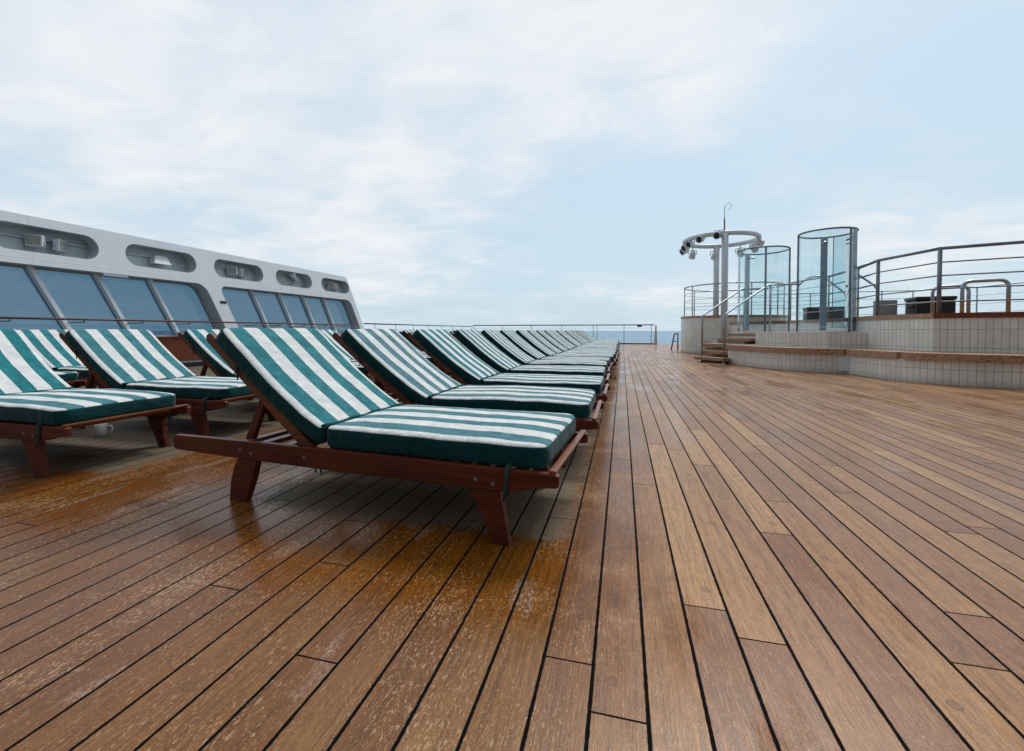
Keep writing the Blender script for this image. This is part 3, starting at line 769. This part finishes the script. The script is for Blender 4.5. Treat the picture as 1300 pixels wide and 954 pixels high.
# seat boards: several lengths butted end to end
front = offset([(p[0], p[1]) for p in bc], .055)   # towards the deck
if (Vector(front[10])-Vector((3, 9))).length > (Vector(bc[10])-Vector((3, 9))).length: front = offset(bc, -.055)
back_l = [(3.35, 12.0)]
def seat_board(i0, i1, backpts):
    pl = front[i0:i1+1]+backpts
    return plate('seat_board', pl, [], .105, lambda a, b, c: (a, b, .352+c), M['slab'], bt)
NB = len(front)
iA = min(range(NB), key=lambda i: (Vector(front[i])-Vector((4.03, 9.32))).length)
iB = min(range(NB), key=lambda i: (Vector(front[i])-Vector((4.27, 8.22))).length)
iC = min(range(NB), key=lambda i: (Vector(front[i])-Vector((5.4, 7.45))).length)
g_ = .006
seat_board(0, iA, [(4.70, 9.93), (4.86, 11.0), (3.4, 12.3), (2.95, 12.2)])
seat_board(iA+1, iB, [(4.97, 8.62+.02), (4.70, 9.92)])
seat_board(iB+1, iC, [(5.95, 8.27), (4.98, 8.61)])
seat_board(iC+1, NB-1, [(9.6, 8.12), (7.2, 8.14), (5.97, 8.27)])
m = MB(); m.box((4.0, 9.325, .17), (.17, .02, .24), Matrix.Rotation(math.radians(-25), 3, 'Z'), .004); tag(m.build('socket_box', M['white_paint']), 'small white cover plate on the tiled bench base', 'cover plate')

up = thing('tiled_pool_wall', 'raised cream tiled pool surround wall with teak capping', 'wall')
MB().ribbon(upper, .44, 1.002).build('tiled_wall', M['tile'], up)
inn = offset(upper, -.34); out_ = offset(upper, .02)
if inn[-1][1] < upper[-1][1]: inn, out_ = offset(upper, .34), offset(upper, -.02)
for k_ in range(len(upper)-1):
    a, b, c, dd_ = out_[k_], out_[k_+1], inn[k_+1], inn[k_]
    sh = lambda p, q: (p[0]+(q[0]-p[0])*.0015, p[1]+(q[1]-p[1])*.0015)
    plate('capping', [sh(a, b), sh(b, a), sh(c, dd_), sh(dd_, c)], [], .085, lambda x, y, z: (x, y, 1.002+z), M['slab'] if k_ in (0, 2, 4, 5) else M['locker'], up)
# low inner floor of the pool surround
plate('inner_floor', [inn[i] for i in range(len(inn))]+[(9.6, 24), (4.2, 24), (4.2, 19.2)], [], .03, lambda x, y, z: (x, y, .97+z), M['deck'], up)

pf = thing('shower_platform', 'cream tiled platform step carrying the two glass showers', 'platform')
fp = [(4.74, 9.95), (3.99, 9.97), (3.46, 10.51), (3.08, 11.10), (3.20, 11.9), (3.75, 12.9), (3.5, 14.0)]
MB().ribbon(fp, .455, .765).build('tiled_front', M['tile'], pf)
plate('platform_top', [(4.80, 9.953), (4.0, 9.973), (3.47, 10.515), (3.09, 11.105), (3.21, 11.9), (3.76, 12.9), (3.3, 14.6), (4.3, 14.3), (4.86, 12.5), (4.83, 11.0)], [], .02, lambda x, y, z: (x, y, .752+z), M['tile'], pf)

tb = thing('tiled_tub', 'round cream tiled tub wall with teak rim behind the lamp posts', 'tub')
def circ(cx, cy, r, a0, a1, n): return [(cx+r*math.cos(math.radians(a0+(a1-a0)*i/n)), cy+r*math.sin(math.radians(a0+(a1-a0)*i/n))) for i in range(n+1)]
TCX, TCY, TR = 3.98, 17.75, 1.78
MB().ribbon(circ(TCX, TCY, TR, 0, 360, 56), 0, 1.25).build('tiled_wall', M['tile'], tb)
plate('rim', circ(TCX, TCY, TR+.02, 0, 354, 59), [circ(TCX, TCY, TR-.32, 0, 354, 59)], .08, lambda x, y, z: (x, y, 1.25+z), M['slab'], tb)
m = MB(); bmesh.ops.create_circle(m.bm, cap_ends=True, segments=40, radius=TR-.3); bmesh.ops.translate(m.bm, vec=(TCX, TCY, 1.15), verts=m.bm.verts); m.build('water', M['clear'], tb)
tr_ = circ(TCX, TCY, TR-.12, 20, 375, 64)
fence('tub_railing', tr_, 2.43, [2.17, 1.92, 1.66], circ(TCX, TCY, TR-.12, 25, 350, 9), 'round steel railing around the tiled tub rim', .024, z0=1.31, rmat='steel', pr=.02, wr=.009)

# railing on the capping
c1 = offset(upper, -.14) if inn == offset(upper, -.34) else offset(upper, .14)
ups = c1[3:]
fence('pool_railing', ups, 2.16, [1.93, 1.71, 1.495, 1.28], [c1[5], c1[6], (6.55, 8.34), (8.0, 8.25)], 'five bar steel railing standing on the capping of the pool wall', .026, z0=1.08, rmat='steel_dark', pr=.030, wr=.011, pmat='steel_dark')
fence('pool_railing', [c1[2], (4.8, 13.4), c1[3], (4.98, 11.4), (4.92, 10.9), (4.84, 10.12)], 2.165, [1.94, 1.72, 1.5, 1.29], [c1[2], c1[3], (4.92, 10.9)], 'lower steel railing behind the glass showers', .022, z0=1.08, rmat='steel', pr=.02, wr=.008)
far = [(6.2, 21.0), (9.0, 20.2), (10.9, 20.1), (12.2, 19.0), (12.6, 17.2), (12.4, 13.5)]
fence('far_pool_railing', far, 2.35, [2.05, 1.75, 1.45], far+[(7.6, 20.6), (9.9, 20.15), (12.5, 15.4)], 'thin steel railing on the far side of the pool area', .022, z0=0.98, rmat='steel', pr=.022, wr=.010)
MB_ = MB(); MB_.box((9.6, 15.5, .48), (6.0, 11.4, .94)); tag(MB_.build('pool_deck_block', M['tile']), 'raised block of deck behind the pool wall', 'platform')

# tub covers and boxes beyond the wall
bx = thing('black_chest', 'black padded chest behind the pool railing', 'chest', (7.17, 12.6, .998), math.radians(-8))
m = MB(); m.box((0, 0, .26), (.72, .6, .52), bev=.03); m.build('body', M['black'], bx)
m = MB(); m.box((0, 0, .565), (.76, .63, .09), bev=.03); m.build('lid', M['black'], bx)
m = MB(); m.tube([(-.35, -.15, .40), (-.40, -.1, .36), (-.40, .1, .36), (-.35, .15, .40)], .02, 6); m.build('handle', M['black'], bx)
bx2 = thing('grey_locker', 'small grey steel locker left of the black chest', 'locker', (6.56, 13.2, .998), math.radians(-5))
m = MB(); m.box((0, 0, .29), (.38, .35, .58), bev=.015); m.build('body', M['plastic_grey'], bx2)
m = MB(); m.box((0, -.179, .30), (.33, .012, .50), bev=.003); m.build('door', M['plastic_grey'], bx2)
bx3 = thing('blue_grey_chest', 'dark blue-grey chest seen through the nearer glass shower', 'chest', (5.96, 15.1, .998), math.radians(-10))
m = MB(); m.box((0, 0, .22), (1.02, .6, .44), bev=.03); m.build('body', M['black'], bx3)
m = MB(); m.box((0, 0, .475), (1.05, .63, .08), bev=.03); m.build('lid', M['black'], bx3)

def urail(pts, lb, r=.035, mat='steel'):
    m = MB(); m.tube(bend(pts, .14, 6), r, 12); return tag(m.build('grab_rail', M[mat]), lb, 'grab rail')
urail([(6.55, 10.57, 1.0), (6.55, 10.57, 1.77), (7.10, 10.30, 1.77), (7.10, 10.30, 1.0)], 'thick steel grab rail hoop at the right edge of the pool area', .033)
urail([(6.67, 11.63, 1.0), (6.67, 11.63, 1.76), (7.14, 11.34, 1.76), (7.14, 11.34, 1.0)], 'thick steel grab rail hoop beside the black chest', .033)
urail([(4.90, 14.2, 1.0), (4.90, 14.2, 2.10), (5.14, 14.04, 2.32), (5.36, 13.78, 2.32), (5.85, 13.55, 1.78), (5.85, 13.55, 1.0)], 'bent steel stair rail seen through the nearer glass shower', .022)
urail([(4.86, 10.88, 2.04), (5.24, 10.80, 1.70), (5.24, 10.80, 1.0)], 'sloping steel stair rail just right of the nearer glass shower', .022)

# ------------------------------------------------------------------ stairs up to the showers
st = thing('deck_stairs', 'open wooden stair with thick teak treads beside the bench', 'stairs')
sd = Vector((.77, .64)).normalized(); sn = Vector((-sd.y, sd.x))
g0 = Vector((2.36, 11.25)); ang = math.atan2(sd.y, sd.x); RM = Matrix.Rotation(ang, 3, 'Z')
for k_, (z, t0, w0, w1, dp_) in enumerate(((.135, .22, .0, .92, .34), (.285, .50, .02, .92, .32), (.61, 1.12, .05, .92, .34), (.725, 1.42, .1, .9, .30))):
    c = g0+sd*t0+sn*(w0+w1)/2
    m = MB(); m.box((c.x, c.y, z-.04), (dp_, w1-w0, .08), RM, .006); m.build('tread', M['slab'], st)
for z0_, t0, t1 in ((.0, .22, .80), (.36, .98, 1.60)):
    c = g0+sd*(t0+t1)/2+sn*.5
    m = MB(); m.box((c.x, c.y, z0_+.05), (t1-t0, .62, .10 if z0_ == 0 else .24), RM); m.build('plinth', M['plastic_grey'], st)
c = g0+sd*.86+sn*.52
m = MB(); m.box((c.x, c.y, .41), (.56, 1.30, .10), RM, .006); m.build('landing', M['slab'], st)
m = MB(); m.box((c.x+.02, c.y+.05, .17), (.50, 1.10, .34), RM); m.build('landing_base', M['tile'], st)
for (ax, ay), (bx_, by_), lb, ext in (((2.36, 11.25), (3.58, 12.26), 'steel stair handrail nearer the bench', (4.3, 12.2)), ((2.01, 12.12), (3.21, 13.18), 'steel stair handrail on the far side of the steps', (3.75, 13.3))):
    m = MB(); m.tube(bend([(ax, ay, 0), (ax, ay, 1.18), (bx_, by_, 1.955), (ext[0], ext[1], 1.955)], .07), .023, 12)
    m.tube([(bx_+.05, by_, 1.94), (bx_+.05, by_, .76)], .021, 10)
    m.lathe([(.05, 0), (.05, .012), (.025, .016)], Matrix.Translation((ax, ay, 0)), 16)
    tag(m.build('stair_handrail', M['steel']), lb, 'handrail')

# ------------------------------------------------------------------ glass showers
def shower(cx, cy, R, z0, z1, label, gaps, posts, colang, panelang=None):
    t = thing('glass_shower', label, 'shower', (cx, cy, z0))
    Hh = z1-z0
    def P(a, r=R): return (r*math.cos(math.radians(a)), r*math.sin(math.radians(a)))
    MB().tube([(*P(a), Hh) for a in range(gaps[0], gaps[1]+1, 8)], .021, 10).build('top_ring', M['steel_dark'], t)
    for a0, a1 in gaps[2]:
        m = MB(); n = 14; pr = None
        for i in range(n+1):
            a = a0+(a1-a0)*i/n; v = (m.bm.verts.new((*P(a, R-.012), .10)), m.bm.verts.new((*P(a, R-.012), Hh-.02)))
            if pr: f = m.bm.faces.new((pr[0], v[0], v[1], pr[1])); f.smooth = True
            pr = v
        m.build('glass_panel', M['glass'], t)
        for a in (a0, a1):
            MB().box((*P(a, R-.012), Hh/2+.04), (.012, .012, Hh-.12)).build('glass_edge', M['glass_edge'], t)
        MB().tube([(*P(a0+(a1-a0)*i/12, R-.012), .10) for i in range(13)], .008, 6).build('glass_clamp', M['steel'], t)
    for a, w in posts:
        MB().tube([(*P(a, R+.0), 0), (*P(a, R), Hh-.01)], w, 12).build('post', M['steel_dark'], t)
    col = MB(); x, y = P(colang, R-.07)
    col.box((x, y, Hh*.5), (.13, .06, Hh-.06), Matrix.Rotation(math.radians(colang+90), 3, 'Z'), .01); cc = col.build('shower_column', M['steel'], t)
    hd = MB(); x2, y2 = P(colang, R*.55); hd.tube([(x, y, Hh-.16), (x2, y2, Hh-.14)], .014, 8); hd.lathe([(.02, .03), (.06, .0), (.062, -.012), (.0, -.014)], Matrix.Translation((x2, y2, Hh-.15)), 16); hd.build('shower_head', M['steel'], cc)
    cb = MB(); cb.tube([(x2*1.3, y2*1.3, 1.05), (x2*1.15, y2*1.15, 1.05)], .03, 10); cb.build('tap', M['steel'], cc)
    if panelang is not None:
        m = MB(); x, y = P(panelang, R); m.box((x, y, Hh*.5), (.09, .03, Hh-.03), Matrix.Rotation(math.radians(panelang[0] if isinstance(panelang, tuple) else 20), 3, 'Z'), .006); m.build('side_panel', M['steel'], t)
    dr = MB(); dr.lathe([(R-.05, 0.001), (R-.05, .006)], Matrix.Identity(4), 40); dr.build('tray', M['steel'], t)
    return t
shower(4.37, 11.02, .53, .775, 2.95, 'tall curved glass shower screen nearer the camera, on the tiled platform', (-70, 290, ((-200, -62), (-40, 55))), ((-200, .020), (-62, .022)), 75, -48)
shower(3.62, 12.85, .60, .775, 2.93, 'smaller looking curved glass shower screen behind the stair handrails', (-70, 290, ((-215, -100), (-100, -20))), ((-215, .016), (-100, .024), (-20, .020)), 120, None)

# ------------------------------------------------------------------ lighting ring on two columns
CX, CY, RR, ZR = 3.18, 16.05, 1.13, 3.86
CX, CY = 3.20, 15.98
lr = thing('lighting_ring', 'white tubular ring on two round white columns', 'light stand', (CX, CY, .46))
ca = math.atan2(14.76-17.2, 3.10-3.31)
p1 = (RR*math.cos(ca), RR*math.sin(ca)); p2 = (-p1[0], -p1[1])
for p in (p1, p2):
    MB().tube([(*p, 0), (*p, ZR-.46-.02)], .10, 20).build('column', M['white_paint'], lr)
    MB().lathe([(.20, 0), (.20, .05), (.15, .06)], Matrix.Translation((*p, 0)), 24).build('base_ring', M['black'], lr)
MB().tube([(RR*math.cos(2*PI*i/48), RR*math.sin(2*PI*i/48), ZR-.46) for i in range(48)], .075, 14, closed=True).build('ring_tube', M['white_paint'], lr)
pb = MB(); pb.box((3.25, 16.2, .23), (.9, 3.9, .458)); tag(pb.build('column_plinth', M['tile']), 'low tiled plinth under the two white columns', 'plinth')
def spot(a, drop, az, tilt, lb):
    x, y = CX+RR*math.cos(math.radians(a)), CY+RR*math.sin(math.radians(a))
    t = thing('spotlight', lb, 'spotlight', (x, y, ZR-.08-drop), 0, 'spotlights under the white ring')
    m4 = Matrix.Scale(.84, 4) @ Matrix.Rotation(math.radians(az), 4, 'Z') @ Matrix.Rotation(math.radians(90+tilt), 4, 'Y')
    MB().lathe([(.03, -.17), (.09, -.14), (.125, -.06), (.13, .10), (.14, .115), (.14, .15), (.115, .15), (.11, .11), (.0, .10)], m4, 20).build('housing', M['white_paint'], t)
    MB().lathe([(.112, .102), (.105, .125), (.0, .14)], m4, 20).build('lens', M['black'], t)
    MB().tube([(0, 0, drop+.02), (0, 0, .13)], .02, 8).build('stem', M['white_paint'], t)
    s2 = Vector((-math.sin(math.radians(az)), math.cos(math.radians(az)), 0))*.15
    MB().tube(bend([tuple(s2), tuple(s2+Vector((0, 0, .15))), tuple(-s2+Vector((0, 0, .15))), tuple(-s2)], .04), .012, 8).build('bracket', M['plastic_grey'], t)
spot(176, .22, 205, 25, 'leftmost spotlight on the white ring, aimed down to the left')
spot(190, .16, 215, 20, 'spotlight just right of the leftmost one on the white ring')
spot(206, .10, 222, 18, 'third spotlight from the left on the white ring')
spot(228, .02, 232, 14, 'spotlight with black lens facing the camera, left of the near column')
spot(255, -.02, 238, 12, 'spotlight with black lens facing the camera, beside the near column')
spot(132, .24, 100, 50, 'white spotlight hanging left of the far column')
spot(88, .26, 100, 48, 'white spotlight hanging between the two columns')
spot(45, .24, 60, 40, 'white spotlight right of the near column, pointing away')
spot(15, .18, 40, 30, 'second white spotlight right of the near column, pointing away')
spot(-10, .10, 10, 15, 'rightmost spotlight on the white ring, turned sideways')
an = thing('mast', 'thin red and white aerial mast above the lighting ring', 'aerial', (CX+p1[0], CY+p1[1]+.1, ZR+.06))
MB().tube([(0, 0, 0), (0, 0, .42)], .022, 8).build('lower_pole', M['red'], an)
MB().tube([(0, 0, .42), (0, 0, .82)], .012, 8).build('upper_pole', M['white_paint'], an)
MB().tube([(0, 0, .78), (.06, 0, .84), (.12, 0, .90), (.2, 0, .84), (.17, 0, .72), (.09, 0, .68)], .006, 6).build('wire_loop', M['plastic_grey'], an)

# ------------------------------------------------------------------ sky, sun, camera
wd = bpy.data.worlds.new('World'); S.world = wd; wd.use_nodes = True
t = NT('', wd)
sky = t.n('ShaderNodeTexSky', sky_type='NISHITA'); sky.sun_disc = False
SUN_EL, SUN_AZ = math.radians(52), math.radians(18)
sky.sun_elevation = SUN_EL; sky.sun_rotation = SUN_AZ
try: sky.air_density = 1.0; sky.dust_density = 2.0
except Exception: pass
gv = t.n('ShaderNodeTexCoord').outputs['Generated']
sx = t.n('ShaderNodeSeparateXYZ'); t.set(sx, 0, gv)
zz = t.math('MAXIMUM', sx.outputs[2], 0.0)
den = t.math('ADD', zz, .16)
pv = t.comb(t.math('DIVIDE', sx.outputs[0], den), t.math('DIVIDE', sx.outputs[1], den), 0.0)
n1 = t.noise(t.mapv(pv, (1.0, .8, 1), (1.7, .3, 0)), .62, 7, .50, dist=.25)
n2 = t.noise(t.mapv(pv, (1.0, 1.5, 1), (5.0, 2.0, 0)), 2.4, 8, .62, dist=.5)
right = t.math('MULTIPLY_ADD', sx.outputs[0], .09, .01)
cov = t.math('SUBTRACT', t.math('MULTIPLY_ADD', n2, .26, n1), right)
cl = t.step(t.math('ADD', cov, t.math('MULTIPLY_ADD', sx.outputs[2], .22, -.09)), .45, .74)
cloud = t.mix(t.step(t.math('MULTIPLY_ADD', n2, .5, t.math('MULTIPLY', n1, .5)), .38, .64), C3(7.3, 8.05, 8.8), C3(9.1, 9.1, 9.4))
blue = t.mix(t.step(sx.outputs[2], 0.0, .55), C3(5.9, 7.6, 8.7), C3(6.0, 7.7, 9.1))
blue = t.mix(.12, blue, sky.outputs[0])
c = t.mix(t.math('MULTIPLY', cl, .93), blue, cloud)
hz = t.step(sx.outputs[2], .10, -.01)
c = t.mix(t.math('MULTIPLY', hz, .75), c, C3(5.7, 7.3, 8.2))
# sky dimmed behind the camera, out of view, to darken faces turned there
dk_ = t.n('ShaderNodeMapRange'); t.set(dk_, 0, sx.outputs[1]); dk_.inputs[1].default_value = .1; dk_.inputs[2].default_value = -.7
dk_.inputs[3].default_value = 1.0; dk_.inputs[4].default_value = .26
vm = t.n('ShaderNodeVectorMath', operation='SCALE'); t.set(vm, 0, c); t.set(vm, 3, dk_.outputs[0])
bg = t.n('ShaderNodeBackground'); t.set(bg, 0, vm.outputs[0]); bg.inputs[1].default_value = .10
wo = t.n('ShaderNodeOutputWorld'); t.t.links.new(bg.outputs[0], wo.inputs[0])

sl = bpy.data.lights.new('sun', 'SUN'); sl.energy = 2.0; sl.angle = math.radians(14); sl.color = (1, .97, .93)
so = bpy.data.objects.new('sun', sl); COL.objects.link(so)
dv = Vector((math.sin(SUN_AZ)*math.cos(SUN_EL), math.cos(SUN_AZ)*math.cos(SUN_EL), math.sin(SUN_EL)))
so.rotation_euler = dv.to_track_quat('Z', 'Y').to_euler(); so.location = dv*60

cam = bpy.data.cameras.new('camera'); co = bpy.data.objects.new('camera', cam); COL.objects.link(co); S.camera = co
cam.sensor_width = 36; cam.lens = 36*549/1300; cam.shift_y = -44/1300; cam.clip_start = .05; cam.clip_end = 150000
yaw = math.atan(140/549); pit = math.atan(13/549)
co.location = (0, 0, .80); co.rotation_euler = (math.radians(90)-pit, 0, yaw)
S.view_settings.view_transform = 'Standard'; S.view_settings.look = 'None'; S.view_settings.exposure = 0; S.view_settings.gamma = 1
S.cycles.max_bounces = 10; S.cycles.transparent_max_bounces = 24
